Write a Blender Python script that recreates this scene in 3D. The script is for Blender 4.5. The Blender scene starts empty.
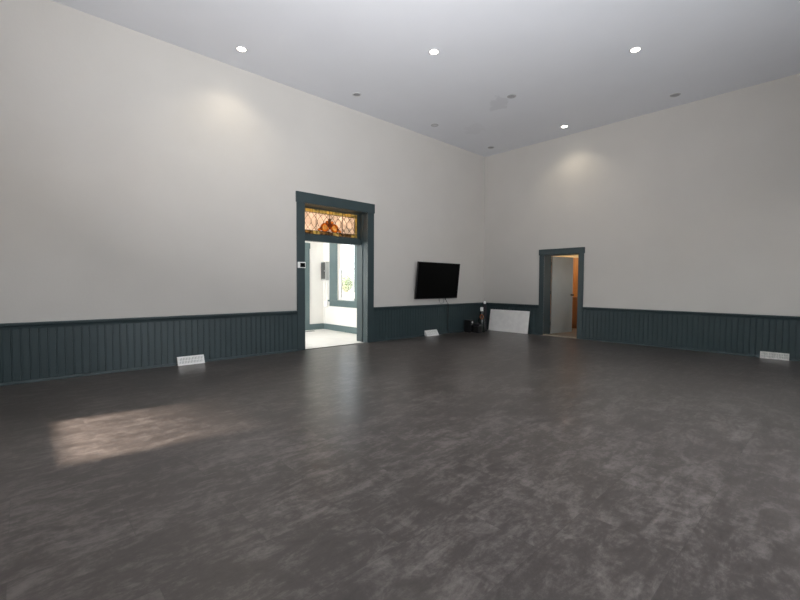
import bpy, bmesh, math, random
from mathutils import Vector, Matrix
random.seed(7)
S = bpy.context.scene
COL = S.collection

# ------------------------------------------------------------------ measures
XR, YL, H = 9.432, 6.777, 4.718          # right wall plane, left wall plane, ceiling height
XB, YB = -2.2, -1.6                     # the two walls behind the camera
WT = 0.325                               # thickness of the old walls
RAIL = 0.742                             # top of the wainscot rail

# ------------------------------------------------------------------ mesh helpers
def box(bm, x0, x1, y0, y1, z0, z1):
    vs = [bm.verts.new((x, y, z)) for x in (min(x0, x1), max(x0, x1)) for y in (min(y0, y1), max(y0, y1)) for z in (min(z0, z1), max(z0, z1))]
    for f in ((0, 1, 3, 2), (4, 6, 7, 5), (0, 4, 5, 1), (2, 3, 7, 6), (0, 2, 6, 4), (1, 5, 7, 3)):
        bm.faces.new([vs[i] for i in f])
    return vs

def prism(bm, pts, axis, a, b):
    """closed outline pts (2D, in the two other axes in order) swept along axis from a to b"""
    def p3(p, t):
        l = list(p); l.insert(axis, t); return l
    A = [bm.verts.new(p3(p, a)) for p in pts]; B = [bm.verts.new(p3(p, b)) for p in pts]
    n = len(pts)
    for i in range(n):
        j = (i + 1) % n
        bm.faces.new((A[i], A[j], B[j], B[i]))
    bm.faces.new(A); bm.faces.new(B[::-1])

def lathe(bm, prof, c=(0, 0, 0), seg=24, axis='Z'):
    """profile of (radius, height) pairs turned about an axis through c"""
    rings = []
    for r, z in prof:
        ring = []
        for k in range(seg):
            a = 2 * math.pi * k / seg
            p = (r * math.cos(a), r * math.sin(a), z)
            if axis == 'Y': p = (p[0], -p[2], p[1])
            if axis == 'X': p = (-p[2], p[0], p[1])
            ring.append(bm.verts.new((c[0] + p[0], c[1] + p[1], c[2] + p[2])))
        rings.append(ring)
    for a, b in zip(rings, rings[1:]):
        for k in range(seg):
            bm.faces.new((a[k], a[(k + 1) % seg], b[(k + 1) % seg], b[k]))
    if prof[0][0] > 1e-6: bm.faces.new(rings[0][::-1])
    if prof[-1][0] > 1e-6: bm.faces.new(rings[-1])

def tube(bm, pts, r, seg=8, closed=False):
    pts = [Vector(p) for p in pts]; n = len(pts); rings = []
    for i, p in enumerate(pts):
        t = (pts[(i + 1) % n] - pts[i - 1]) if closed else (pts[min(i + 1, n - 1)] - pts[max(i - 1, 0)])
        t.normalize()
        up = Vector((0, 0, 1)) if abs(t.z) < 0.9 else Vector((0, 1, 0))
        if abs(t.dot(Vector((0, 1, 0)))) < 0.1: up = Vector((0, 1, 0))
        a = t.cross(up).normalized(); b = t.cross(a).normalized()
        rings.append([bm.verts.new(p + (a * math.cos(2 * math.pi * k / seg) + b * math.sin(2 * math.pi * k / seg)) * r) for k in range(seg)])
    m = n if closed else n - 1
    for i in range(m):
        A, B = rings[i], rings[(i + 1) % n]
        for k in range(seg): bm.faces.new((A[k], A[(k + 1) % seg], B[(k + 1) % seg], B[k]))
    if not closed:
        bm.faces.new(rings[0][::-1]); bm.faces.new(rings[-1])

def obj(name, bm, mat, parent=None, bevel=0.0, smooth=False, seg=2):
    bmesh.ops.recalc_face_normals(bm, faces=bm.faces)
    me = bpy.data.meshes.new(name); bm.to_mesh(me); bm.free()
    me.materials.append(mat)
    if smooth:
        for p in me.polygons: p.use_smooth = True
    o = bpy.data.objects.new(name, me); COL.objects.link(o)
    if parent is not None:
        o.parent = parent
        o.matrix_parent_inverse = Matrix.Translation(parent.location).inverted()
    if bevel:
        m = o.modifiers.new('Bevel', 'BEVEL'); m.width = bevel; m.segments = seg; m.limit_method = 'ANGLE'
    if smooth and hasattr(me, 'set_sharp_from_angle'):
        me.set_sharp_from_angle(angle=math.radians(40))
    return o

def boxes(name, lst, mat, parent=None, bevel=0.0):
    bm = bmesh.new()
    for b in lst: box(bm, *b)
    return obj(name, bm, mat, parent, bevel)

def thing(name, label, cat, loc, group=None):
    o = bpy.data.objects.new(name, None); COL.objects.link(o); o.location = loc; o.empty_display_size = 0.1
    o['label'] = label; o['category'] = cat
    if group: o['group'] = group
    return o

def struct(o, label=None, cat=None):
    o['kind'] = 'structure'
    if label: o['label'] = label
    if cat: o['category'] = cat
    return o

def sempty(name, loc, label=None, cat=None):
    o = bpy.data.objects.new(name, None); COL.objects.link(o); o.location = loc
    return struct(o, label, cat)

# ------------------------------------------------------------------ materials
def mat(name, rgb, rough=0.5, metal=0.0, var=0.0, scale=6.0, bump=0.0, bscale=60.0, spec=0.5, stretch=(1, 1, 1)):
    m = bpy.data.materials.new(name); m.use_nodes = True
    nt = m.node_tree; n = nt.nodes; L = nt.links
    b = n['Principled BSDF']
    b.inputs['Roughness'].default_value = rough; b.inputs['Metallic'].default_value = metal
    b.inputs['Specular IOR Level'].default_value = spec
    b.inputs['Base Color'].default_value = (*rgb, 1)
    tc = n.new('ShaderNodeTexCoord'); mp = n.new('ShaderNodeMapping'); mp.inputs['Scale'].default_value = stretch
    L.new(tc.outputs['Object'], mp.inputs['Vector'])
    no = n.new('ShaderNodeTexNoise'); no.inputs['Scale'].default_value = scale; no.inputs['Detail'].default_value = 5
    L.new(mp.outputs['Vector'], no.inputs['Vector'])
    cr = n.new('ShaderNodeValToRGB')
    cr.color_ramp.elements[0].position = 0.3; cr.color_ramp.elements[1].position = 0.7
    cr.color_ramp.elements[0].color = (*[c * (1 - var) for c in rgb], 1)
    cr.color_ramp.elements[1].color = (*[min(1, c * (1 + var)) for c in rgb], 1)
    L.new(no.outputs['Fac'], cr.inputs['Fac']); L.new(cr.outputs['Color'], b.inputs['Base Color'])
    if bump:
        n2 = n.new('ShaderNodeTexNoise'); n2.inputs['Scale'].default_value = bscale; n2.inputs['Detail'].default_value = 3
        L.new(mp.outputs['Vector'], n2.inputs['Vector'])
        bp = n.new('ShaderNodeBump'); bp.inputs['Strength'].default_value = bump; bp.inputs['Distance'].default_value = 0.01
        L.new(n2.outputs['Fac'], bp.inputs['Height']); L.new(bp.outputs['Normal'], b.inputs['Normal'])
    return m

def emis(name, rgb, strength):
    m = bpy.data.materials.new(name); m.use_nodes = True
    n = m.node_tree.nodes; b = n['Principled BSDF']
    b.inputs['Base Color'].default_value = (0.8, 0.8, 0.8, 1)
    b.inputs['Emission Color'].default_value = (*rgb, 1); b.inputs['Emission Strength'].default_value = strength
    return m

def glassy(name, rgb, clear=0.5, gloss=0.06, var=0.0, scale=9.0, milky=(1, 1, 1)):
    """leaded art glass / window glass: part clear, part light-scattering, a little shine"""
    m = bpy.data.materials.new(name); m.use_nodes = True
    nt = m.node_tree; n = nt.nodes; L = nt.links; n.clear()
    out = n.new('ShaderNodeOutputMaterial')
    tr = n.new('ShaderNodeBsdfTransparent'); tl = n.new('ShaderNodeBsdfTranslucent'); gl = n.new('ShaderNodeBsdfGlossy')
    gl.inputs['Roughness'].default_value = 0.08
    tr.inputs['Color'].default_value = (*rgb, 1); tl.inputs['Color'].default_value = (*[a * b for a, b in zip(rgb, milky)], 1)
    if var:
        tc = n.new('ShaderNodeTexCoord'); no = n.new('ShaderNodeTexNoise'); no.inputs['Scale'].default_value = scale
        L.new(tc.outputs['Object'], no.inputs['Vector'])
        cr = n.new('ShaderNodeValToRGB'); cr.color_ramp.elements[0].position = 0.35; cr.color_ramp.elements[1].position = 0.65
        cr.color_ramp.elements[0].color = (*[c * (1 - var) for c in rgb], 1); cr.color_ramp.elements[1].color = (*[min(1, c * (1 + var)) for c in rgb], 1)
        L.new(no.outputs['Fac'], cr.inputs['Fac']); L.new(cr.outputs['Color'], tr.inputs['Color']); L.new(cr.outputs['Color'], tl.inputs['Color'])
    m1 = n.new('ShaderNodeMixShader'); m1.inputs[0].default_value = clear
    L.new(tl.outputs[0], m1.inputs[1]); L.new(tr.outputs[0], m1.inputs[2])
    m2 = n.new('ShaderNodeMixShader'); m2.inputs[0].default_value = gloss
    L.new(m1.outputs[0], m2.inputs[1]); L.new(gl.outputs[0], m2.inputs[2]); L.new(m2.outputs[0], out.inputs['Surface'])
    return m

M = {}
M['wall'] = mat('wall_paint', (0.55, 0.53, 0.50), 0.75, var=0.02, scale=1.5, bump=0.08, bscale=35, spec=0.3)
M['teal'] = mat('teal_paint', (0.032, 0.051, 0.0555), 0.42, var=0.06, scale=5, spec=0.4)
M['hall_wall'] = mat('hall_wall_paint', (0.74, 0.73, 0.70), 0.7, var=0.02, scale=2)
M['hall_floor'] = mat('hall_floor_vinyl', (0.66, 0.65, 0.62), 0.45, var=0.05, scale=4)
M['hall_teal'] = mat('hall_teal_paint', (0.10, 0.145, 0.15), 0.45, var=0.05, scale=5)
M['white'] = mat('white_enamel', (0.86, 0.86, 0.845), 0.4, var=0.03, scale=30)
M['dirty_white'] = mat('worn_white_enamel', (0.66, 0.65, 0.62), 0.5, var=0.2, scale=28)
M['slot'] = mat('dark_slot', (0.09, 0.09, 0.09), 0.7, var=0.2, scale=30)
M['black'] = mat('black_plastic', (0.010, 0.010, 0.011), 0.4, var=0.1, scale=20)
M['screen'] = mat('screen_glass', (0.003, 0.003, 0.003), 0.38, var=0.1, scale=2, spec=0.04)
M['cable_grey'] = mat('grey_cable', (0.30, 0.30, 0.30), 0.5, var=0.1)
M['board'] = mat('white_board', (0.90, 0.885, 0.86), 0.55, var=0.05, scale=9, bump=0.1, bscale=120)
M['board_edge'] = mat('board_edge', (0.45, 0.43, 0.40), 0.7, var=0.1)
M['door_grey'] = mat('grey_door_paint', (0.245, 0.25, 0.235), 0.5, var=0.05, scale=3)
M['brass'] = mat('dark_brass', (0.10, 0.07, 0.035), 0.35, metal=0.9, var=0.1)
M['cream'] = mat('cream_plaster', (0.72, 0.62, 0.42), 0.7, var=0.03)
M['tan_floor'] = mat('tan_floor', (0.20, 0.155, 0.115), 0.5, var=0.15, scale=5)
M['threshold'] = mat('worn_threshold', (0.33, 0.28, 0.22), 0.5, var=0.15, scale=14, stretch=(5, 1, 1))
M['grey_metal'] = mat('grey_metal', (0.42, 0.44, 0.43), 0.45, var=0.05)
M['panel_dark'] = mat('dark_panel_front', (0.05, 0.055, 0.055), 0.5, var=0.1)
M['lead'] = mat('lead_came', (0.035, 0.030, 0.022), 0.5, var=0.2, scale=30)
M['orange'] = mat('orange_paint', (0.36, 0.11, 0.03), 0.5, var=0.1)
M['dark_cloth'] = mat('dark_cloth', (0.012, 0.011, 0.016), 0.8, var=0.2, scale=40)
M['dark_green_black'] = mat('dark_glazed_bottle', (0.010, 0.014, 0.013), 0.25, var=0.1)
M['lens_off'] = mat('unlit_lens', (0.30, 0.30, 0.305), 0.5, var=0.1, scale=40)
M['lens_pale'] = mat('unlit_pale_lens', (0.50, 0.50, 0.51), 0.5, var=0.1, scale=40)
M['ring'] = mat('downlight_ring', (0.58, 0.58, 0.59), 0.45, var=0.05, scale=40)
M['ring_dark'] = mat('downlight_ring_grey', (0.42, 0.42, 0.43), 0.45, var=0.05, scale=40)
M['lens_on'] = emis('lit_lens', (1.0, 0.93, 0.78), 14)
M['pane'] = glassy('window_pane', (0.96, 0.98, 0.98), clear=0.97, gloss=0.05)
M['ground'] = mat('outside_gravel', (0.36, 0.33, 0.29), 0.9, var=0.2, scale=1.2)
M['leaf'] = mat('shrub_leaf', (0.12, 0.17, 0.085), 0.6, var=0.4, scale=3)
M['bark'] = mat('shrub_bark', (0.12, 0.08, 0.05), 0.8, var=0.3, scale=20)
M['fill_globe'] = emis('hall_fill_globe', (1.0, 0.97, 0.92), 6)  # glow of the lamp added to brighten the hallway
M['warm_globe'] = emis('warm_lamp_globe', (1.0, 0.80, 0.5), 5)

def wood(name, a, b, sc=(9, 9, 0.7)):
    m = mat(name, a, 0.45); nt = m.node_tree; n = nt.nodes; L = nt.links
    mp = [x for x in n if x.type == 'MAPPING'][0]; mp.inputs['Scale'].default_value = sc
    cr = [x for x in n if x.type == 'VALTORGB'][0]
    cr.color_ramp.elements[0].color = (*a, 1); cr.color_ramp.elements[1].color = (*b, 1)
    return m
M['pine'] = wood('pine_boards', (0.42, 0.17, 0.045), (0.60, 0.27, 0.08))
M['brown_wood'] = wood('brown_wood', (0.20, 0.075, 0.025), (0.30, 0.12, 0.04))

# vinyl floor: large stone-look tiles, streaked along the room's length
def floor_mat():
    m = bpy.data.materials.new('stone_look_vinyl'); m.use_nodes = True
    nt = m.node_tree; n = nt.nodes; L = nt.links; b = n['Principled BSDF']
    tc = n.new('ShaderNodeTexCoord')
    def mapping(loc=(0, 0, 0), sc=(1, 1, 1)):
        mp = n.new('ShaderNodeMapping'); mp.inputs['Location'].default_value = loc; mp.inputs['Scale'].default_value = sc
        L.new(tc.outputs['Object'], mp.inputs['Vector']); return mp
    def noise(sc, scale, detail=6, rough=0.6, dist=0.0, per_tile=False):
        mp = mapping(sc=sc); t = n.new('ShaderNodeTexNoise')
        t.inputs['Scale'].default_value = scale; t.inputs['Detail'].default_value = detail; t.inputs['Roughness'].default_value = rough
        t.inputs['Distortion'].default_value = dist
        if per_tile:
            ad = n.new('ShaderNodeVectorMath'); ad.operation = 'ADD'
            L.new(mp.outputs['Vector'], ad.inputs[0]); L.new(br2.outputs['Color'], ad.inputs[1]); L.new(ad.outputs[0], t.inputs['Vector'])
        else: L.new(mp.outputs['Vector'], t.inputs['Vector'])
        return t
    def math_(op, a, bb, clamp=False):
        x = n.new('ShaderNodeMath'); x.operation = op; x.use_clamp = clamp
        for i, v in enumerate((a, bb)):
            if hasattr(v, 'links'): L.new(v, x.inputs[i])
            else: x.inputs[i].default_value = v
        return x.outputs[0]
    br = n.new('ShaderNodeTexBrick'); br.offset = 0.5
    mp = mapping(loc=(-0.39 + 0.914 * 5, -2.76 + 0.457 * 20, 0)); L.new(mp.outputs['Vector'], br.inputs['Vector'])
    br.inputs['Scale'].default_value = 1.0; br.inputs['Brick Width'].default_value = 0.914; br.inputs['Row Height'].default_value = 0.457
    br.inputs['Mortar Size'].default_value = 0.0022; br.inputs['Mortar Smooth'].default_value = 0.25; br.inputs['Bias'].default_value = 0
    br.inputs['Color1'].default_value = (0.40, 0.40, 0.40, 1); br.inputs['Color2'].default_value = (0.60, 0.60, 0.60, 1)
    br.inputs['Mortar'].default_value = (0.5, 0.5, 0.5, 1)
    br2 = n.new('ShaderNodeTexBrick'); br2.offset = 0.5; L.new(mp.outputs['Vector'], br2.inputs['Vector'])
    for k_ in ('Scale', 'Brick Width', 'Row Height'): br2.inputs[k_].default_value = br.inputs[k_].default_value
    br2.inputs['Mortar Size'].default_value = 0; br2.inputs['Bias'].default_value = 0
    br2.inputs['Color1'].default_value = (0, 0, 0, 1); br2.inputs['Color2'].default_value = (37, 23, 0, 1)
    big = noise((1, 1, 1), 1.1, 4, 0.6, 0.6)
    mid = noise((0.8, 1.3, 1), 4.6, 9, 0.74, 1.0, True)
    streak = noise((1.3, 4.2, 1), 2.4, 9, 0.72, 0.8, True)
    streak2 = noise((3.8, 1.5, 1), 2.8, 9, 0.72, 0.8, True)
    fine = noise((1, 1.6, 1), 21, 6, 0.75)
    s = math_('MULTIPLY', big.outputs['Fac'], 0.12)
    s = math_('ADD', s, math_('MULTIPLY', mid.outputs['Fac'], 0.40))
    s = math_('ADD', s, math_('MULTIPLY', streak.outputs['Fac'], 0.34))
    s = math_('ADD', s, math_('MULTIPLY', streak2.outputs['Fac'], 0.14))
    s = math_('ADD', s, math_('MULTIPLY', fine.outputs['Fac'], 0.24))
    bw = n.new('ShaderNodeRGBToBW'); L.new(br.outputs['Color'], bw.inputs[0])
    s = math_('ADD', s, math_('MULTIPLY', math_('SUBTRACT', bw.outputs[0], 0.5), 0.10))
    cr = n.new('ShaderNodeValToRGB'); e = cr.color_ramp.elements
    e[0].position = 0.46; e[0].color = (0.030, 0.0252, 0.0232, 1)
    e[1].position = 0.725; e[1].color = (0.138, 0.122, 0.115, 1)
    k = e.new(0.605); k.color = (0.056, 0.0475, 0.0445, 1)
    L.new(s, cr.inputs['Fac'])
    mix = n.new('ShaderNodeMix'); mix.data_type = 'RGBA'; mix.blend_type = 'MIX'
    L.new(math_('MULTIPLY', br.outputs['Fac'], 0.32), mix.inputs[0]); L.new(cr.outputs['Color'], mix.inputs[6]); mix.inputs[7].default_value = (0.03, 0.028, 0.027, 1)
    L.new(mix.outputs[2], b.inputs['Base Color'])
    r = math_('ADD', math_('MULTIPLY', mid.outputs['Fac'], 0.10), 0.265)
    L.new(r, b.inputs['Roughness']); b.inputs['Specular IOR Level'].default_value = 0.5
    bp = n.new('ShaderNodeBump'); bp.inputs['Strength'].default_value = 0.10; bp.inputs['Distance'].default_value = 0.003
    L.new(math_('MULTIPLY', br.outputs['Fac'], -0.8), bp.inputs['Height']); L.new(bp.outputs['Normal'], b.inputs['Normal'])
    return m
M['floor'] = floor_mat()

# white ceiling with two old water stains
def ceiling_mat():
    m = mat('ceiling_paint', (0.71, 0.72, 0.755), 0.8, var=0.015, scale=1.2, bump=0.06, bscale=30, spec=0.2)
    nt = m.node_tree; n = nt.nodes; L = nt.links; b = n['Principled BSDF']
    base = b.inputs['Base Color'].links[0].from_socket
    tc = n.new('ShaderNodeTexCoord')
    wn = n.new('ShaderNodeTexNoise'); wn.inputs['Scale'].default_value = 4.5; wn.inputs['Detail'].default_value = 5
    L.new(tc.outputs['Object'], wn.inputs['Vector'])
    acc = None
    for (cx, cy, rx, ry, amt) in ((6.83, 4.62, 0.30, 0.20, 0.12), (7.55, 5.75, 0.34, 0.22, 0.05)):
        mp = n.new('ShaderNodeMapping'); mp.vector_type = 'TEXTURE'
        mp.inputs['Location'].default_value = (cx, cy, H); mp.inputs['Scale'].default_value = (rx, ry, 1); mp.inputs['Rotation'].default_value = (0, 0, 0.7)
        L.new(tc.outputs['Object'], mp.inputs['Vector'])
        ln = n.new('ShaderNodeVectorMath'); ln.operation = 'LENGTH'; L.new(mp.outputs['Vector'], ln.inputs[0])
        a = n.new('ShaderNodeMath'); a.operation = 'MULTIPLY_ADD'; L.new(wn.outputs['Fac'], a.inputs[0]); a.inputs[1].default_value = 2.6; L.new(ln.outputs['Value'], a.inputs[2])
        r = n.new('ShaderNodeMapRange'); r.inputs['From Min'].default_value = 2.3; r.inputs['From Max'].default_value = 2.12
        r.inputs['To Min'].default_value = 0; r.inputs['To Max'].default_value = amt
        L.new(a.outputs[0], r.inputs['Value'])
        if acc is None: acc = r.outputs[0]
        else:
            s = n.new('ShaderNodeMath'); s.operation = 'ADD'; L.new(acc, s.inputs[0]); L.new(r.outputs[0], s.inputs[1]); acc = s.outputs[0]
    mix = n.new('ShaderNodeMix'); mix.data_type = 'RGBA'
    L.new(acc, mix.inputs[0]); L.new(base, mix.inputs[6]); mix.inputs[7].default_value = (0.10, 0.10, 0.11, 1)
    L.new(mix.outputs[2], b.inputs['Base Color'])
    return m
M['ceiling'] = ceiling_mat()

# ------------------------------------------------------------------ the hall room shell
# left door opening in the left wall; right door opening in the right wall
DX0, DX1, DZ = 3.865, 5.330, 2.712
RY0, RY1, RZ = 4.150, 4.990, 1.960
# the openings in the two walls behind the camera
SUNW = (3.80, 5.08, 1.05, 2.05)                     # window in wall_rear (y0, y1, z0, z1)
BIGW = [(2.4, 3.9, 1.0, 2.4), (5.5, 6.9, 1.0, 2.4)]  # windows in wall_near (x0, x1, z0, z1)

struct(boxes('floor', [(XB - .3, XR + .02, YB - .3, YL + .02, -0.12, 0.0)], M['floor']), 'dark grey stone look vinyl floor of the large room')
struct(boxes('ceiling', [(XB - .3, XR + WT, YB - .3, YL + WT, H, H + 0.2)], M['ceiling']))
struct(boxes('wall_left', [(XB - .3, DX0, YL, YL + WT, -0.1, H), (DX1, XR + WT, YL, YL + WT, -0.1, H), (DX0, DX1, YL, YL + WT, DZ, H)], M['wall']))
struct(boxes('wall_right', [(XR, XR + WT, RY1, YL, -0.1, H), (XR, XR + WT, YB - .3, RY0, -0.1, H), (XR, XR + WT, RY0, RY1, RZ, H)], M['wall']))
t = 0.14
y0, y1, z0, z1 = SUNW
struct(boxes('wall_rear', [(XB - t, XB, YB - .3, y0, -0.1, H), (XB - t, XB, y1, YL, -0.1, H), (XB - t, XB, y0, y1, -0.1, z0), (XB - t, XB, y0, y1, z1, H)], M['wall']))
seg = []; x = XB - t
for (a, b, c, d) in BIGW:
    seg += [(x, a, YB - t, YB, -0.1, H), (a, b, YB - t, YB, -0.1, c), (a, b, YB - t, YB, d, H)]; x = b
seg.append((x, XR, YB - t, YB, -0.1, H))
struct(boxes('wall_near', seg, M['wall']))

def sash(name, axis, wall, a, b, z0, z1, t, single=False):
    """double-hung window in a wall behind the camera: frame, meeting rail, pane"""
    r = sempty(name, (wall, (a + b) / 2, z0) if axis == 0 else ((a + b) / 2, wall, z0))
    def bb(u0, u1, v0, v1, d0, d1):
        return (wall - d1, wall - d0, u0, u1, v0, v1) if axis == 0 else (u0, u1, wall - d1, wall - d0, v0, v1)
    w = 0.05; zm = (z0 + z1) / 2
    boxes('window_frame', [bb(a, a + w, z0, z1, .03, .09), bb(b - w, b, z0, z1, .03, .09), bb(a + w, b - w, z0, z0 + w, .03, .09), bb(a + w, b - w, z1 - w, z1, .03, .09), bb(a + w, b - w, zm - .02, zm + .02, .03, .09)][:4 if single else 5], M['teal'], r)
    boxes('pane', [bb(a + w, b - w, z0 + w, z1 - w, .055, .06)] if single else [bb(a + w, b - w, z0 + w, zm - .02, .055, .06), bb(a + w, b - w, zm + .02, z1 - w, .055, .06)], M['pane'], r)
    return r
sash('window_3', 0, XB, *SUNW, t, True)
for i, w in enumerate(BIGW): sash('window_%d' % (4 + i), 1, YB, *w, t)

# ------------------------------------------------------------------ wainscot of beaded boards, rail and base
def beadboard(bm, axis, wall, a, b, z0, z1):
    """boards 0.09 m wide with a groove and a bead between them; wall faces minus"""
    d = 0.013; pitch = 0.084
    prof = []; u = a
    while u < b - 1e-4:
        e = min(u + pitch, b)
        prof += [(u, d * .45), (u + .003, d * .45), (u + .006, d), (u + .016, d * 1.0), (u + .018, d * .65), (u + .020, d)] if e - u > .05 else [(u, d)]
        prof.append((e - 0.001, d)); u = e
    front = []
    for (uu, dd) in prof:
        p = (uu, wall - dd) if axis == 0 else (wall - dd, uu)
        front.append((bm.verts.new((*p, z0)), bm.verts.new((*p, z1))))
    for A, B in zip(front, front[1:]): bm.faces.new((A[0], B[0], B[1], A[1]))

def wainscot(n, axis, wall, a, b, side):
    bm = bmesh.new(); beadboard(bm, axis, wall, a, b, 0.0, RAIL - .03)
    r = struct(obj('trim_%d' % n, bm, M['teal']))
    bm = bmesh.new()
    # moulded rail: cap board, with a small cove under it
    pr = [(wall, RAIL - .075), (wall - .022, RAIL - .075), (wall - .028, RAIL - .045), (wall - .040, RAIL - .032), (wall - .055, RAIL - .030), (wall - .058, RAIL - .010), (wall - .050, RAIL), (wall, RAIL)]
    if axis == 0: prism(bm, [(p, z) for p, z in pr], 0, a, b)
    else: prism(bm, [(p, z) for p, z in pr], 1, a, b)
    obj('rail', bm, M['teal'], r)
    bm = bmesh.new()
    pr = [(wall, 0.0), (wall - .030, 0.0), (wall - .030, .012), (wall - .022, .03), (wall, .034)]
    prism(bm, pr, axis, a, b)
    struct(obj('baseboard_%s' % side, bm, M['teal']))
wainscot(1, 0, YL, XB, 3.705, 'left')
wainscot(2, 0, YL, 5.498, XR, 'left_corner')
wainscot(3, 1, XR, 5.110, YL - .03, 'right_corner')
wainscot(4, 1, XR, YB, 4.030, 'right')

# ------------------------------------------------------------------ left doorway: casing, jambs, transom bar
d1 = sempty('door_1', ((DX0 + DX1) / 2, YL, 0), 'wide teal cased doorway with stained glass above, on the long wall')
cw = 0.027
for xa, xb in ((3.705, DX0), (DX1, 5.498)):
    boxes('casing', [(xa, xb, YL - cw, YL, 0.0, DZ + .005)], M['teal'], d1, 0.004)
boxes('head_casing', [(3.690, 5.513, YL - cw - .008, YL, DZ, 2.905)], M['teal'], d1, 0.004)
for xa, xb in ((DX0, DX0 + .004), (DX1 - .004, DX1)):
    boxes('jamb', [(xa, xb, YL, YL + WT + .02, 0.0, DZ)], M['teal'], d1)
boxes('jamb', [(DX0, DX1, YL, YL + WT + .02, DZ - .004, DZ)], M['teal'], d1)
boxes('door_stop', [(DX0 + .004, DX0 + .022, YL + .13, YL + .17, 0, DZ - .004), (DX1 - .022, DX1 - .004, YL + .13, YL + .17, 0, DZ - .004)], M['teal'], d1, 0.003)
boxes('transom_bar', [(DX0, DX1, YL + .20, YL + .325, 2.055, 2.165)], M['teal'], d1, 0.004)
boxes('threshold', [(DX0, DX1, YL - .006, YL + .022, 0.0, 0.008)], M['slot'], d1, 0.002)

# ------------------------------------------------------------------ stained glass transom
GY = 7.06; GX0, GX1, GZ0, GZ1 = 3.905, 5.285, 2.200, 2.690
w1 = sempty('window_1', ((GX0 + GX1) / 2, GY, GZ0), 'stained glass transom of pale lattice and amber palmette above the wide doorway')
boxes('window_frame', [(DX0, GX0, GY - .02, GY + .02, 2.165, DZ), (GX1, DX1, GY - .02, GY + .02, 2.165, DZ), (GX0, GX1, GY - .02, GY + .02, 2.165, GZ0), (GX0, GX1, GY - .02, GY + .02, GZ1, DZ)], M['teal'], w1, 0.002)
M['g_pink'] = glassy('pale_rose_glass', (0.78, 0.63, 0.52), 0.6, 0.05, 0.12, 9, (1, .92, .82))
M['g_clear'] = glassy('clear_seedy_glass', (0.92, 0.86, 0.82), 0.6, 0.05, 0.06, 7)
M['g_amber'] = glassy('amber_glass', (0.95, 0.44, 0.10), 0.5, 0.06, 0.3, 16)
M['g_gold'] = glassy('gold_glass', (0.62, 0.46, 0.20), 0.6, 0.06, 0.2, 12)
M['g_olive'] = glassy('olive_green_glass', (0.46, 0.37, 0.18), 0.5, 0.06, 0.35, 14)
M['g_brown'] = glassy('brown_border_glass', (0.24, 0.16, 0.075), 0.4, 0.06, 0.5, 18)
cxm = (GX0 + GX1) / 2
M['g_pale'] = glassy('pale_amber_glass', (1.0, .72, .36), 0.6, 0.06, 0.2, 20)
bx0, bx1, bz0, bz1 = GX0 + .060, GX1 - .060, GZ0 + .070, GZ1 - .070
def pane(name, outline, m, dy=0.0, th=0.004):
    bm = bmesh.new(); prism(bm, [(x, z) for x, z in outline], 1, GY + dy - th / 2, GY + dy + th / 2)
    return obj(name, bm, m, w1)
pane('lattice_glass', [(bx0, bz0), (bx1, bz0), (bx1, bz1), (bx0, bz1)], M['g_pink'])
nb = 9
for k in range(nb):                                            # coloured squares along the top border
    a = GX0 + (GX1 - GX0) * k / nb; b = GX0 + (GX1 - GX0) * (k + 1) / nb
    pane('border_pane', [(a, bz1), (b, bz1), (b, GZ1), (a, GZ1)], M[('g_olive', 'g_gold', 'g_olive')[k % 3]])
for k in range(nb):
    a = GX0 + (GX1 - GX0) * k / nb; b = GX0 + (GX1 - GX0) * (k + 1) / nb
    pane('border_pane', [(a, GZ0), (b, GZ0), (b, bz0), (a, bz0)], M[('g_brown', 'g_brown', 'g_olive')[k % 3]])
for a, b in ((GX0, bx0), (bx1, GX1)):
    for k in range(4):
        za = bz0 + (bz1 - bz0) * k / 4; zb = bz0 + (bz1 - bz0) * (k + 1) / 4
        pane('border_pane', [(a, za), (b, za), (b, zb), (a, zb)], M[('g_olive', 'g_gold')[k % 2]])
# lead came: border lines, uprights and the interlaced wave lattice
bm = bmesh.new()
lw = 0.0055
for z in (GZ0, bz0, bz1, GZ1): tube(bm, [(GX0, GY, z), (GX1, GY, z)], lw, 6)
for x_ in (GX0, bx0, bx1, GX1): tube(bm, [(x_, GY, GZ0), (x_, GY, GZ1)], lw, 6)
for x_ in (cxm - .31, cxm, cxm + .31): tube(bm, [(x_, GY, GZ0), (x_, GY, GZ1)], lw * 1.2, 6)
for k in range(1, nb):
    x_ = GX0 + (GX1 - GX0) * k / nb
    tube(bm, [(x_, GY, bz1), (x_, GY, GZ1)], lw * .8, 6); tube(bm, [(x_, GY, GZ0), (x_, GY, bz0)], lw * .8, 6)
per = (bx1 - bx0) / 9
for k in range(10):
    for sg in (1, -1):
        pts = []
        for i in range(15):
            z = bz0 + (bz1 - bz0) * i / 14
            xx = bx0 + per * k + sg * per * 0.5 * math.cos(2 * math.pi * 0.75 * (i / 14 - .5))
            if bx0 <= xx <= bx1: pts.append((xx, GY, z))
        if len(pts) > 2: tube(bm, pts, lw * .85, 6)
obj('lead_came', bm, M['lead'], w1)
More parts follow.
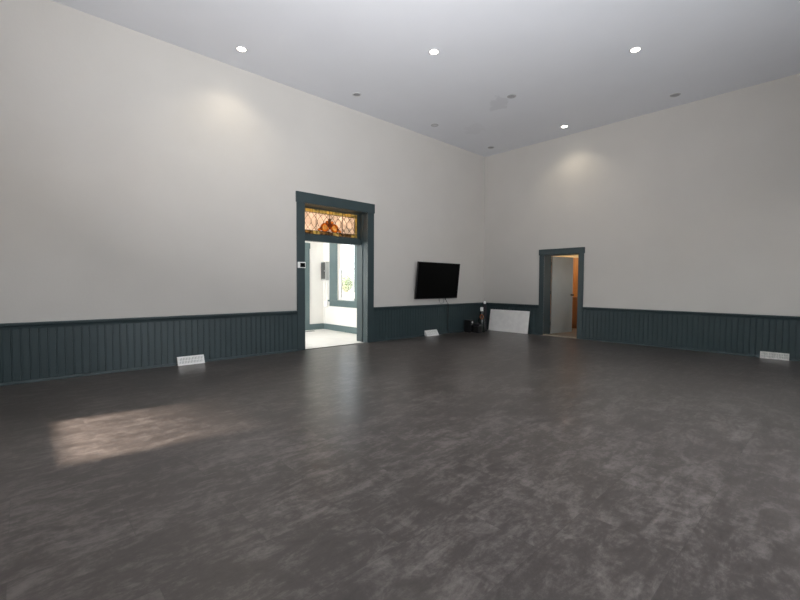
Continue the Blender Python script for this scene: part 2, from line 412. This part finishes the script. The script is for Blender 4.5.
# amber palmette at the foot of the middle
def petal(name, cx, cz, rx, rz, rot, m, hole=None, dy=-0.006):
    pts = []
    for i in range(20):
        a = 2 * math.pi * i / 20
        px = rx * math.cos(a); pz = rz * math.sin(a) * (1.0 - 0.25 * math.sin(a))
        pts.append((cx + px * math.cos(rot) - pz * math.sin(rot), cz + px * math.sin(rot) + pz * math.cos(rot)))
    o = pane(name, pts, m, dy, 0.006)
    b2 = bmesh.new(); tube(b2, [(p[0], GY + dy, p[1]) for p in pts], lw * .8, 6, True)
    obj('petal_lead', b2, M['lead'], o)
zc = bz0 + .01
def lobe(cx, cz, rx, rz, rot):
    """large round petal: an amber outer ring around a pale heart"""
    def ell(f): return [(cx + f * rx * math.cos(2 * math.pi * i / 20) * math.cos(rot) - f * rz * math.sin(2 * math.pi * i / 20) * math.sin(rot), cz + f * rx * math.cos(2 * math.pi * i / 20) * math.sin(rot) + f * rz * math.sin(2 * math.pi * i / 20) * math.cos(rot)) for i in range(20)]
    A, B = ell(1.0), ell(.56); bm = bmesh.new(); y0_, y1_ = GY - .009, GY - .003
    q = [[bm.verts.new((p[0], y, p[1])) for p in ring] for ring in (A, B) for y in (y0_, y1_)]
    for i in range(20):
        j = (i + 1) % 20
        for u, v in ((0, 1), (1, 3), (3, 2), (2, 0)): bm.faces.new((q[u][i], q[u][j], q[v][j], q[v][i]))
    o = obj('petal', bm, M['g_amber'], w1)
    bm = bmesh.new(); prism(bm, B, 1, y0_, y1_); obj('petal_heart', bm, M['g_pale'], o)
    bm = bmesh.new(); tube(bm, [(p[0], GY - .006, p[1]) for p in A], lw * .8, 6, True); obj('petal_lead', bm, M['lead'], o)
for sg in (1, -1):
    lobe(cxm + sg * .110, zc + .075, .105, .085, sg * -.35)
    petal('petal', cxm + sg * .225, zc + .035, .060, .026, sg * -.4, M['g_amber'])
    petal('petal', cxm + sg * .050, zc + .165, .035, .062, sg * -.5, M['g_amber'])
petal('petal', cxm, zc + .215, .028, .060, 0, M['g_gold'], dy=-.008)
petal('petal', cxm, zc + .120, .035, .050, 0, M['g_amber'], dy=-.013)
petal('petal', cxm, zc + .030, .030, .035, 0, M['g_clear'], dy=-.013)

# ------------------------------------------------------------------ bright hallway beyond the doorway
HX0, HX1, HY1, HH = 2.4, 6.078, 9.614, 3.35
HYA = YL + WT
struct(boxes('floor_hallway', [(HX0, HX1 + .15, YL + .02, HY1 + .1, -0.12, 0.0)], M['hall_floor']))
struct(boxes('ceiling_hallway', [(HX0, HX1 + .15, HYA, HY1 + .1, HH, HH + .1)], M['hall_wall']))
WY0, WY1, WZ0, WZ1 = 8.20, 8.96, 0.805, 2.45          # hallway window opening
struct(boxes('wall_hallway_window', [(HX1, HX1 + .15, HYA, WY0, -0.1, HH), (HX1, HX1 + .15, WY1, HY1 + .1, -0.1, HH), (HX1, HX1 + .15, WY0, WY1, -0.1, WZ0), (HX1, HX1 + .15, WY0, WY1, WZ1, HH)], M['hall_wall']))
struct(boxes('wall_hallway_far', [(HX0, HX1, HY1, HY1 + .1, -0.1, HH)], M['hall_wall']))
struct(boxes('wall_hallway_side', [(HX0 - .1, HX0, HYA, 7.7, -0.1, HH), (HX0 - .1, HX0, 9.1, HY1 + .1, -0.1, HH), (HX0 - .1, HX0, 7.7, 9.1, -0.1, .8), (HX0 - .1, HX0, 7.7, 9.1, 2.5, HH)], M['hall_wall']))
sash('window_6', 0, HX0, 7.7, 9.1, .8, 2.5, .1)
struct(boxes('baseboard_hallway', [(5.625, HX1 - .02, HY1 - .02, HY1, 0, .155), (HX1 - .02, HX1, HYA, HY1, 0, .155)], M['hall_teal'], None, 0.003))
w2 = sempty('window_2', (HX1, (WY0 + WY1) / 2, WZ0), 'white sash window with teal casing in the bright hallway', None)
boxes('window_casing', [(HX1 - .025, HX1, WY1, 9.31, WZ0 - .02, WZ1 + .16), (HX1 - .025, HX1, WY0 - .16, WY0, WZ0 - .02, WZ1 + .16), (HX1 - .027, HX1, WY0, WY1, WZ1, WZ1 + .16)], M['hall_teal'], w2, 0.003)
boxes('window_sill', [(HX1 - .06, HX1 + .08, WY0 - .2, 9.34, WZ0 - .045, WZ0)], M['hall_teal'], w2, 0.004)
boxes('apron', [(HX1 - .022, HX1, WY0 - .16, 9.31, WZ0 - .165, WZ0 - .045)], M['hall_teal'], w2, 0.003)
sx0, sx1 = HX1 + .055, HX1 + .09
zm = 1.62
boxes('window_frame', [(sx0, sx1, WY0, WY0 + .05, WZ0, zm), (sx0, sx1, WY1 - .05, WY1, WZ0, zm), (sx0, sx1, WY0 + .05, WY1 - .05, WZ0, WZ0 + .06), (sx0, sx1, WY0 + .05, WY1 - .05, zm - .035, zm + .01),
                       (sx1, sx1 + .03, WY0, WY0 + .05, zm, WZ1), (sx1, sx1 + .03, WY1 - .05, WY1, zm, WZ1), (sx1, sx1 + .03, WY0 + .05, WY1 - .05, WZ1 - .05, WZ1)], M['white'], w2, 0.003)
boxes('pane', [(sx0 + .015, sx0 + .019, WY0 + .05, WY1 - .05, WZ0 + .06, zm - .035)], M['pane'], w2)
boxes('pane', [(sx1 + .013, sx1 + .017, WY0 + .05, WY1 - .05, zm + .01, WZ1 - .05)], M['pane'], w2)
# teal casing of another doorway on the far wall
d3 = sempty('door_3', (5.1, HY1, 0), 'teal door casing on the far wall of the bright hallway')
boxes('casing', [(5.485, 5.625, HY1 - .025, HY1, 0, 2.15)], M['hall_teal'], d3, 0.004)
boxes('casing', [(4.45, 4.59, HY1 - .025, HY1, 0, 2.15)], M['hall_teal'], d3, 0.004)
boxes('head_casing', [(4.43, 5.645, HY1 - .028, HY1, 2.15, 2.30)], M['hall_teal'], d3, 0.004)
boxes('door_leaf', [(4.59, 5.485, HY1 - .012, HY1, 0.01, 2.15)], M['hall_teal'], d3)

# electrical panel with its conduit, on the window wall by the far corner
ep = thing('electrical_panel', 'grey electrical panel box with dark front on the hallway window wall', 'electrical panel', (HX1, 9.47, 1.33))
boxes('cabinet', [(HX1 - .11, HX1, 9.36, 9.59, 1.33, 1.82)], M['grey_metal'], ep, 0.004)
boxes('cover', [(HX1 - .118, HX1 - .109, 9.375, 9.575, 1.36, 1.80)], M['panel_dark'], ep, 0.002)
boxes('latch', [(HX1 - .124, HX1 - .117, 9.395, 9.41, 1.55, 1.60)], M['grey_metal'], ep)
cd = thing('conduit', 'white conduit pipes running down the hallway corner below the panel', 'conduit', (HX1, 9.47, 0))
bm = bmesh.new()
tube(bm, [(HX1 - .03, 9.56, 0.156), (HX1 - .03, 9.56, 1.33)], .014, 10)
obj('pipe', bm, M['white'], cd, smooth=True)
bm = bmesh.new()
tube(bm, [(HX1 - .03, 9.40, .74), (HX1 - .03, 9.40, 1.33)], .012, 10)
obj('pipe', bm, M['white'], cd, smooth=True)
boxes('junction_box', [(HX1 - .06, HX1, 9.37, 9.52, .62, .76)], M['white'], cd, 0.006)
fr = thing('floor_register', 'small dark floor register on the pale hallway floor', 'vent', (5.53, 9.40, 0))
boxes('frame', [(5.36, 5.62, 9.30, 9.40, 0.0, .006)], M['slot'], fr, 0.002)
boxes('louver', [(5.375 + .03 * k, 5.385 + .03 * k, 9.31, 9.39, .005, .009) for k in range(8)], M['panel_dark'], fr)
hl = thing('ceiling_lamp', 'added round white ceiling lamp out of view, brightening the hallway', 'lamp', (4.3, 8.4, HH))  # added fixture, out of view, to brighten the hallway
bm = bmesh.new(); lathe(bm, [(0.001, -.10), (.08, -.09), (.13, -.05), (.14, -.02)], (4.3, 8.4, HH), 28); obj('lamp_globe', bm, M['fill_globe'], hl, smooth=True)
bm = bmesh.new(); lathe(bm, [(.15, -.02), (.15, 0)], (4.3, 8.4, HH), 28); obj('base', bm, M['white'], hl)

# ------------------------------------------------------------------ right doorway and the pine-lined room behind it
d2 = sempty('door_2', (XR, (RY0 + RY1) / 2, 0), 'grey door standing open in a teal casing on the right wall')
boxes('casing', [(XR - .03, XR, RY1, 5.110, 0, RZ + .005)], M['teal'], d2, 0.004)
boxes('casing', [(XR - .03, XR, 4.030, RY0, 0, RZ + .005)], M['teal'], d2, 0.004)
boxes('head_casing', [(XR - .036, XR, 4.012, 5.128, RZ, 2.10)], M['teal'], d2, 0.004)
for a, b in ((RY0, RY0 + .004), (RY1 - .004, RY1)):
    boxes('jamb', [(XR, XR + WT + .01, a, b, 0, RZ)], M['teal'], d2)
boxes('jamb', [(XR, XR + WT + .01, RY0, RY1, RZ - .004, RZ)], M['teal'], d2)
boxes('threshold', [(XR - .02, XR + .12, RY0 + .004, RY1 - .004, 0, .022)], M['threshold'], d2, 0.006)
# leaf: hinged on the far edge of the left jamb, swung into the back room
HXg, HYg = XR + WT + .014, 4.984
ang = math.atan2(4.815 - HYg, 10.63 - HXg)
bm = bmesh.new(); box(bm, 0, .82, -.036, 0, .012, RZ - .012)
bmesh.ops.rotate(bm, verts=bm.verts, cent=(0, 0, 0), matrix=Matrix.Rotation(ang, 3, 'Z')); bmesh.ops.translate(bm, verts=bm.verts, vec=(HXg, HYg, 0))
leaf = obj('door_leaf', bm, M['door_grey'], d2, 0.003)
R = Matrix.Rotation(ang, 4, 'Z')
def on_leaf(p): return (R @ Vector(p)) + Vector((HXg, HYg, 0))
bm = bmesh.new()
lathe(bm, [(.028, 0), (.028, .006), (.010, .010), (.010, .035), (.024, .042), (.028, .055), (.022, .066), (.001, .070)], (0, 0, 0), 18, 'Y')
bmesh.ops.translate(bm, verts=bm.verts, vec=(.76, -.036, .98)); bm.transform(Matrix.Translation((HXg, HYg, 0)) @ R)
kn = obj('door_knob', bm, M['brass'], leaf, smooth=True)
for z in (.22, 1.0, 1.72):
    bm = bmesh.new(); tube(bm, [(XR + WT + .012, 4.984, z), (XR + WT + .012, 4.984, z + .09)], .007, 8); obj('hinge', bm, M['brass'], d2)

BX0, BX1, BY0, BY1, BH = XR + WT, 12.1, 3.1, 6.4, 2.45
struct(boxes('floor_back_room', [(XR + .02, BX1, BY0, BY1, -0.12, 0.0)], M['tan_floor']))
struct(boxes('ceiling_back_room', [(BX0, BX1 + .1, BY0, BY1 + .1, BH, BH + .1)], M['cream']))
struct(boxes('wall_back_room', [(BX1, BX1 + .1, BY0 - .1, BY1 + .1, -.1, BH), (BX0, 10.2, BY0 - .1, BY0, -.1, BH), (11.4, BX1, BY0 - .1, BY0, -.1, BH), (10.2, 11.4, BY0 - .1, BY0, -.1, .9), (10.2, 11.4, BY0 - .1, BY0, 2.0, BH), (BX0, BX1, BY1, BY1 + .1, -.1, BH)], M['cream']))
bm = bmesh.new()
u = BY0
while u < BY1 - .05:
    prism(bm, [(BX1, u), (BX1 - .018, u + .004), (BX1 - .018, u + .126), (BX1, u + .13)], 2, 0, 2.04); u += .13
struct(obj('trim_5', bm, M['pine']))
sash('window_7', 1, BY0, 10.2, 11.4, .9, 2.0, .1)  # added opening that carries the neutral fill, out of view
cb = thing('wooden_cabinet', 'low brown wooden cabinet seen past the open grey door', 'cabinet', (11.85, 5.05, 0))
boxes('body', [(11.62, BX1 - .02, 4.80, 5.42, .0, .86)], M['brown_wood'], cb, 0.004)
boxes('door', [(11.60, 11.621, 4.83, 5.39, .08, .80)], M['brown_wood'], cb, 0.004)
boxes('top', [(11.585, BX1 - .02, 4.78, 5.44, .86, .89)], M['brown_wood'], cb, 0.005)
wl = thing('ceiling_lamp', 'warm ceiling lamp of the pine lined back room', 'lamp', (11.1, 5.8, BH))
bm = bmesh.new(); lathe(bm, [(0.001, -.11), (.08, -.10), (.12, -.05), (.12, -.02)], (11.1, 5.8, BH), 24); obj('lamp_globe', bm, M['warm_globe'], wl, smooth=True)
bm = bmesh.new(); lathe(bm, [(.13, -.02), (.13, 0)], (11.1, 5.8, BH), 24); obj('base', bm, M['white'], wl)

# ------------------------------------------------------------------ recessed ceiling lights on a seven-foot grid
GXs = [2.50, 4.632, 6.750, 8.862]; GYs = [6.203, 4.285, 2.205]
def downlight(x, y, lit, label, lens, ring):
    o = thing('recessed_ceiling_light', label, 'ceiling light', (x, y, H), 'recessed lights in the white ceiling')
    bm = bmesh.new()
    lathe(bm, [(.084, 0), (.082, -.006), (.071, -.010), (.062, -.006), (.060, 0)], (x, y, H), 32)
    obj('trim_ring', bm, ring, o, smooth=True)
    bm = bmesh.new(); lathe(bm, [(.0605, -.003), (.055, -.0055), (.001, -.006)], (x, y, H), 32)
    obj('lens', bm, lens, o, smooth=True)
    return o
on = [(0, 0, 'lit recessed light nearest the top left, close to the long wall'), (1, 1, 'lit recessed light in the middle of the ceiling, top centre of the photo'),
      (2, 2, 'lit recessed light at the upper right of the photo, far from the walls'), (3, 1, 'lit recessed light close to the right wall, above the small grey door')]
off = [(1, 0, 'unlit grey recessed light near the long wall, above the stained glass doorway', M['lens_off'], M['ring']),
       (2, 1, 'unlit dark recessed light beside the grey stain on the ceiling', M['lens_off'], M['ring_dark']),
       (2, 0, 'unlit recessed light with pale lens and grey ring, above the television', M['lens_pale'], M['ring_dark']),
       (3, 2, 'unlit dark recessed light near the right wall, at the right of the photo', M['lens_off'], M['ring_dark']),
       (3, 0, 'unlit grey recessed light in the corner where the two walls meet', M['lens_off'], M['ring_dark'])]
LIT = []
for i, j, lb in on: downlight(GXs[i], GYs[j], True, lb, M['lens_on'], M['ring']); LIT.append((GXs[i], GYs[j]))
for i, j, lb, ln, rg in off: downlight(GXs[i], GYs[j], False, lb, ln, rg)
for x, y, lb in ((GXs[0], GYs[2], 'lit recessed light overhead, in line with the first of the long wall'), (0.37, GYs[1], 'lit recessed light overhead, near the rear wall')):
    downlight(x, y, True, lb, M['lens_on'], M['ring']); LIT.append((x, y))

# ------------------------------------------------------------------ television on the long wall, tilted down
tv = thing('television', 'black flat television tilted down on the long wall near the corner', 'television', (7.42, YL, 1.32))
tilt = math.atan2(.09, .85); cy, cz = 6.655, 1.320
T = Matrix.Translation((7.438, cy, cz)) @ Matrix.Rotation(tilt, 4, 'X')
W2, H2 = .748, .436
def tvpart(name, lst, m, par, bev=0.0):
    bm = bmesh.new()
    for b in lst: box(bm, *b)
    bm.transform(T); return obj(name, bm, m, par, bev)
hs = tvpart('housing', [(-W2, W2, 0.0, .035, -H2, H2), (-.45, .45, .035, .06, -.30, .22)], M['black'], tv, .004)
tvpart('bezel', [(-W2, W2, -.006, 0, H2 - .012, H2), (-W2, W2, -.006, 0, -H2, -H2 + .018), (-W2, -W2 + .012, -.006, 0, -H2 + .018, H2 - .012), (W2 - .012, W2, -.006, 0, -H2 + .018, H2 - .012)], M['black'], tv, .001)
tvpart('screen', [(-W2 + .012, W2 - .012, -.003, 0.0, -H2 + .018, H2 - .012)], M['screen'], tv)
boxes('wall_mount', [(7.12, 7.72, YL - .018, YL, 1.15, 1.50), (7.18, 7.22, cy + .045, YL - .015, 1.22, 1.44), (7.62, 7.66, cy + .045, YL - .015, 1.22, 1.44)], M['black'], tv)

pc = thing('power_cord', 'thin black cord hanging from the television down over the wainscot', 'cord', (7.83, YL - .07, 0))
bm = bmesh.new()
tube(bm, [(7.80, 6.756, .915), (7.80, 6.752, .87), (7.815, 6.722, .81), (7.845, 6.703, .75), (7.85, 6.70, .66), (7.86, 6.715, .5), (7.865, 6.725, .3), (7.87, 6.725, .1), (7.88, 6.715, .012), (7.96, 6.68, .008), (8.2, 6.66, .008), (8.42, 6.66, .008)], .0095, 8)
obj('cord', bm, M['black'], pc, smooth=True)
bm = bmesh.new(); box(bm, 7.785, 7.815, 6.744, 6.768, .895, .955); obj('plug', bm, M['black'], pc, .004)
gc = thing('signal_cable', 'short loop of grey cable under the television above the rail', 'cable', (7.66, YL - .06, .75))
bm = bmesh.new()
tube(bm, [(7.57, 6.757, .93), (7.565, 6.752, .86), (7.58, 6.735, .79), (7.62, 6.735, .762), (7.68, 6.735, .765), (7.71, 6.73, .80), (7.715, 6.748, .87), (7.72, 6.757, .93)], .006, 8)
obj('cable', bm, M['cable_grey'], gc, smooth=True)

# ------------------------------------------------------------------ baseboard registers
def register(label, axis, wall, a, b, h, db, dt, m, skew=0.0):
    """wedge-shaped floor-level heat register: wider at the foot, slotted sloping face"""
    c = ((a + b) / 2, wall - db / 2, 0) if axis == 0 else (wall - db / 2, (a + b) / 2, 0)
    o = thing('wall_register', label, 'vent', c, 'white heat registers along the wainscot')
    g = .018
    def P(u, d, z): return (u, wall - d, z) if axis == 0 else (wall - d, u, z)
    def face(z): return db + (dt - db) * z / h
    bm = bmesh.new()
    def slab(u0, u1, z0, z1, e=0.0, th=.010):
        q = []
        for u in (u0, u1):
            for z in (z0, z1):
                q.append((bm.verts.new(P(u, face(z) + e, z)), bm.verts.new(P(u, face(z) + e - th, z))))
        (a0, A0), (a1, A1), (b0, B0), (b1, B1) = q
        for f in ((a0, b0, b1, a1), (A0, A1, B1, B0), (a0, A0, B0, b0), (a1, b1, B1, A1), (a0, a1, A1, A0), (b0, B0, B1, b1)): bm.faces.new(f)
    fz0, fz1 = .022, h - .018
    slab(a, a + g, 0, h); slab(b - g, b, 0, h); slab(a + g, b - g, 0, fz0); slab(a + g, b - g, fz1, h)
    # sides, top and foot flange
    for u in (a, b - .004):
        pts = [(wall - .018, 0), (wall - face(0) + .010, 0), (wall - face(h) + .010, h), (wall - .018, h)]
        prism(bm, pts, axis, u, u + .004)
    tp = [(wall - .018, h - .004), (wall - dt + .008, h - .004), (wall - dt, h), (wall - .018, h)]
    prism(bm, tp, axis, a, b)
    obj('body', bm, m, o)
    bm = bmesh.new(); slab(a + g, b - g, fz0, fz1, -.012, .003); obj('damper', bm, M['grille_back'], o)
    bm = bmesh.new()
    n = 16; span = (b - a - 2 * g)
    for k in range(n):
        u = a + g + span * (k + .5) / n
        slab(u - span / n * .30, u + span / n * .30, fz0, fz1, -.002, .006)
    slab(a + g, b - g, (fz0 + fz1) / 2 - .004, (fz0 + fz1) / 2 + .004, -.001, .007)
    obj('grille', bm, m, o)
    bm = bmesh.new(); um = a + g + span * .5; slab(um - .004, um + .004, fz1 - .012, fz1 + .004, .010, .018); obj('lever', bm, m, o)
    return o
M['grille_back'] = mat('register_damper', (0.30, 0.31, 0.31), 0.5, var=0.3, scale=12)
register('white wedge shaped register on the floor left of the wide doorway', 0, YL, 1.702, 2.078, .122, .095, .045, M['white'])
register('small white register below the television, left of the hanging cord', 0, YL, 7.06, 7.47, .130, .120, .045, M['white'])
register('worn white register on the right wall at the right end of the photo', 1, XR, .578, .945, .112, .060, .050, M['dirty_white'])

# ------------------------------------------------------------------ thermostat on the door casing
th = thing('thermostat', 'small white thermostat with dark screen on the left door casing', 'thermostat', (3.78, YL - cw, 1.575))
boxes('body', [(3.708, 3.862, YL - cw - .024, YL - cw, 1.520, 1.630)], M['white'], th, 0.006)
boxes('screen', [(3.752, 3.852, YL - cw - .027, YL - cw - .023, 1.534, 1.612)], M['screen'], th, 0.002)

# ------------------------------------------------------------------ white board leaning on the right wall
wb = thing('leaning_board', 'plain white rectangular board leaning on the wainscot left of the small doorway', 'board', (XR - .08, 5.94, 0))
def lean_board(name, d0, d1, m, y0, y1):
    bm = bmesh.new()
    A = Vector((9.315, 0, .002)); B = Vector((9.405, 0, .568)); nn = Vector((-(B - A).z, 0, (B - A).x)).normalized()
    pts = [A + nn * d0, B + nn * d0, B + nn * d1, A + nn * d1]
    prism(bm, [(p.x, p.z) for p in pts], 1, y0, y1); return obj(name, bm, m, wb, .0015)
lean_board('sheet', -.012, .003, M['board_edge'], 5.345, 6.515)
lean_board('face', .003, .006, M['board'], 5.345, 6.515)

# ------------------------------------------------------------------ odds and ends in the corner
sp = thing('speaker', 'small black box with a white dot on its front, leftmost of the corner things', 'speaker', (8.535, 6.565, 0))
boxes('cabinet', [(8.45, 8.62, 6.47, 6.66, .008, .315)], M['black'], sp, .006)
bm = bmesh.new(); lathe(bm, [(.07, 0), (.068, .006), (.055, .004), (.03, -.004), (.001, -.004)], (8.535, 6.47, .11), 24, 'Y'); obj('cone', bm, M['dark_cloth'], sp, smooth=True)
bm = bmesh.new(); lathe(bm, [(.030, 0), (.028, .008), (.015, .014), (.001, .016)], (8.535, 6.47, .262), 20, 'Y'); obj('dot', bm, M['white'], sp, smooth=True)['label'] = 'white dot'
boxes('strip', [(8.48, 8.59, 6.465, 6.471, .205, .213)], M['cable_grey'], sp)
for xx in (8.46, 8.59): boxes('foot', [(xx, xx + .02, 6.48, 6.65, 0, .009)], M['black'], sp)
ec = thing('equipment_case', 'low black case with a grey strip between the black box and the bottle', 'case', (8.58, 6.335, 0))
boxes('body', [(8.51, 8.65, 6.25, 6.42, 0, .17)], M['black'], ec, .008)
boxes('lid', [(8.505, 8.655, 6.245, 6.425, .174, .235)], M['dark_cloth'], ec, .012)
boxes('strip', [(8.53, 8.63, 6.241, 6.2455, .190, .206)], M['cable_grey'], ec, .002)
bm = bmesh.new(); tube(bm, [(8.54, 6.34, .23), (8.54, 6.34, .262), (8.56, 6.34, .272), (8.60, 6.34, .272), (8.62, 6.34, .262), (8.62, 6.34, .23)], .007, 8); obj('handle', bm, M['black'], ec, smooth=True)
bt = thing('bottle', 'tall dark bottle with a white cap and an orange ring emblem', 'bottle', (8.80, 6.37, 0))
c = (8.80, 6.37, 0)
bm = bmesh.new(); lathe(bm, [(.001, 0), (.085, 0), (.092, .02), (.092, .24), (.086, .33), (.07, .40), (.052, .46), (.046, .52), (.046, .545), (.001, .545)], c, 28); obj('body', bm, M['dark_green_black'], bt, smooth=True)
bm = bmesh.new(); lathe(bm, [(.040, .535), (.042, .545), (.042, .635), (.038, .645), (.001, .645)], c, 24); obj('cap', bm, M['white'], bt, smooth=True)['label'] = 'white cap'
dirv = Vector((-c[0], -c[1], 0)).normalized(); bm = bmesh.new()
rt = Vector((-dirv.y, dirv.x, 0))
tube(bm, [Vector(c) + dirv * .086 + Vector((0, 0, .405)) + rt * (.042 * math.cos(2 * math.pi * k / 24)) + Vector((0, 0, .052 * math.sin(2 * math.pi * k / 24))) for k in range(24)], .010, 8, True)
obj('emblem', bm, M['orange'], bt, smooth=True)['label'] = 'orange ring emblem'
pl = thing('pole', 'tall narrow black pole with white tip standing in the corner behind the bottle', 'pole', (9.05, 6.48, 0))
lean = Matrix.Translation((9.05, 6.47, 0)) @ Matrix.Rotation(.02, 4, 'Y')
bm = bmesh.new(); lathe(bm, [(.001, 0), (.075, 0), (.078, .03), (.072, .30), (.062, .55), (.045, .68), (.028, .715), (.001, .72)], (0, 0, 0), 20); bm.transform(lean); obj('sleeve', bm, M['dark_cloth'], pl, smooth=True)
bm = bmesh.new(); lathe(bm, [(.018, .70), (.018, .74), (.001, .742)], (0, 0, 0), 14); bm.transform(lean); obj('shaft', bm, M['black'], pl, smooth=True)
bm = bmesh.new(); lathe(bm, [(.026, .725), (.030, .735), (.030, .785), (.018, .80), (.001, .802)], (0, 0, 0), 16); bm.transform(lean); obj('tip', bm, M['white'], pl, smooth=True)['label'] = 'white tip'

# ------------------------------------------------------------------ outdoors, seen through the hallway window
struct(boxes('ground_outside', [(-40, 60, -40, 60, -.45, -.35)], M['ground']))
sh = thing('shrub', 'pale green leafy shrub far outside the hallway window', 'shrub', (24, 33.9, -.35))
bm = bmesh.new()
for k in range(1800):
    d = Vector((random.gauss(0, 1), random.gauss(0, 1), random.gauss(0, 1))).normalized() * (random.random() ** .4)
    p = Vector((24, 33.9, 1.25)) + Vector((d.x * .75, d.y * .75, d.z * .85))
    a = Vector((random.gauss(0, 1), random.gauss(0, 1), random.gauss(0, 1))).normalized(); b = a.orthogonal().normalized()
    q_ = random.uniform(.04, .08)
    bm.faces.new([bm.verts.new(p + q) for q in (a * q_, b * q_ * .5, -a * q_, -b * q_ * .5)])
obj('foliage', bm, M['leaf'], sh)
bm = bmesh.new()
for k in range(6):
    a = k * 1.05
    tube(bm, [(24, 33.9, -.35), (24 + .12 * math.cos(a), 33.9 + .12 * math.sin(a), .2), (24 + .4 * math.cos(a), 33.9 + .4 * math.sin(a), 1.2)], .025, 6)
obj('stem', bm, M['bark'], sh)
# unseen added blockers: low block limits sky light, high slab fades the sun patch
struct(boxes('sky_blocker_outside', [(-44, -32, -14, 24, -.4, 8.0)], M['ground']))
struct(boxes('sun_blocker_outside', [(-21.3, -21.0, -14, 24, 9.97, 15.5), (-21.5, -20.8, -14, -13, -.4, 9.97), (-21.5, -20.8, 23, 24, -.4, 9.97)], M['ground']))

# ------------------------------------------------------------------ light
def lamp(name, kind, loc, energy, color, rot=None, **kw):
    l = bpy.data.lights.new(name, kind); l.energy = energy; l.color = color
    for k, v in kw.items(): setattr(l, k, v)
    o = bpy.data.objects.new(name, l); COL.objects.link(o); o.location = loc
    if rot: o.rotation_euler = rot
    return o
for (x, y) in LIT:
    lamp('downlight_beam', 'SPOT', (x, y, H - .03), 29, (1.0, .86, .64), (0, 0, 0), spot_size=math.radians(125), spot_blend=.75, shadow_soft_size=.07)
lamp('hallway_daylight', 'AREA', (HX0 + .02, 8.4, 1.65), 92, (.97, .98, 1.0), Vector((1, 0, 0)).to_track_quat('-Z', 'Z').to_euler(), shape='RECTANGLE', size=1.3, size_y=1.6)
lamp('hallway_fill', 'POINT', (4.3, 8.4, HH - .3), 40, (1.0, .97, .92), shadow_soft_size=.12)  # added fill light at the unseen hallway fixture
lamp('back_room_bulb', 'POINT', (11.1, 5.8, BH - .3), 17, (1.0, .80, .54), shadow_soft_size=.10)
# the photographer's flash, held up beside the camera and bounced off the ceiling
lamp('bounce_flash', 'AREA', (-.3, -.3, 1.6), 192, (.97, .97, .99), Vector((.75, .87, 1.0)).to_track_quat('-Z', 'Z').to_euler(), shape='SQUARE', size=.5, spread=math.radians(98))
lamp('back_room_fill', 'AREA', (10.8, BY0 + .02, 1.45), 6.5, (.95, .98, 1.0), Vector((0, 1, 0)).to_track_quat('-Z', 'Z').to_euler(), shape='RECTANGLE', size=1.1, size_y=1.0)  # added neutral fill for the open grey door
# hazy low sun through the rear window
sd = Vector((1.0, -.13, -.46)).normalized()
sun = lamp('sun', 'SUN', (-6, 4, 6), 84.0, (1.0, .83, .70), sd.to_track_quat('-Z', 'Y').to_euler(), angle=math.radians(2.6))
# daylight enters through the windows: sampling portals in the openings
def portal(name, loc, rot, sx, sy):
    l = bpy.data.lights.new(name, 'AREA'); l.shape = 'RECTANGLE'; l.size = sx; l.size_y = sy; l.cycles.is_portal = True
    o = bpy.data.objects.new(name, l); COL.objects.link(o); o.location = loc; o.rotation_euler = Vector(rot).to_track_quat('-Z', 'Z').to_euler()
y0, y1, z0, z1 = SUNW
portal('portal_rear', (XB - t - .01, (y0 + y1) / 2, (z0 + z1) / 2), (1, 0, 0), y1 - y0, z1 - z0)
DAY = [132, 32]
for (a, b, c_, d_), e_ in zip(BIGW, DAY):
    lamp('window_daylight', 'AREA', ((a + b) / 2, YB + .01, (c_ + d_) / 2), e_, (.90, .95, 1.0), Vector((0, 1, 0)).to_track_quat('-Z', 'Z').to_euler(), shape='RECTANGLE', size=b - a, size_y=d_ - c_)
portal('portal_hallway', (HX1 + .17, (WY0 + WY1) / 2, (WZ0 + WZ1) / 2), (-1, 0, 0), WY1 - WY0, WZ1 - WZ0)

w = bpy.data.worlds.new('sky'); S.world = w; w.use_nodes = True
n = w.node_tree.nodes; L = w.node_tree.links
bg = n['Background']; sk = n.new('ShaderNodeTexSky'); sk.sky_type = 'HOSEK_WILKIE'; sk.turbidity = 7; sk.ground_albedo = .4
sk.sun_direction = (-sd).normalized()
hs_ = n.new('ShaderNodeHueSaturation'); hs_.inputs['Saturation'].default_value = .45
L.new(sk.outputs['Color'], hs_.inputs['Color']); L.new(hs_.outputs['Color'], bg.inputs['Color'])
bg.inputs['Strength'].default_value = 20.0

# ------------------------------------------------------------------ camera (solved from the room's lines)
f_px, yaw, pitch, roll, ch = 410.495, 0.823714589, -0.0392785404, 0.00597391536, 1.24
fw = Vector((math.cos(yaw) * math.cos(pitch), math.sin(yaw) * math.cos(pitch), math.sin(pitch)))
rr = Vector((math.sin(yaw), -math.cos(yaw), 0)); uu = rr.cross(fw)
r2 = rr * math.cos(roll) + uu * math.sin(roll); u2 = -rr * math.sin(roll) + uu * math.cos(roll)
cam = bpy.data.cameras.new('camera'); cam.sensor_fit = 'HORIZONTAL'; cam.sensor_width = 36; cam.lens = f_px / 800 * 36; cam.clip_start = .05
co = bpy.data.objects.new('camera', cam); COL.objects.link(co)
mw = Matrix((r2, u2, -fw)).transposed().to_4x4(); mw.translation = (0, 0, ch); co.matrix_world = mw
S.camera = co

S.view_settings.view_transform = 'Standard'; S.view_settings.look = 'None'; S.view_settings.gamma = 1; S.view_settings.use_curve_mapping = False
S.view_settings.exposure = 0.0
S.cycles.use_denoising = True; S.cycles.denoiser = 'OPENIMAGEDENOISE'; S.cycles.denoising_prefilter = 'NONE'; S.cycles.denoising_quality = 'HIGH'; S.cycles.max_bounces = 12; S.cycles.diffuse_bounces = 8; S.cycles.sample_clamp_indirect = 8
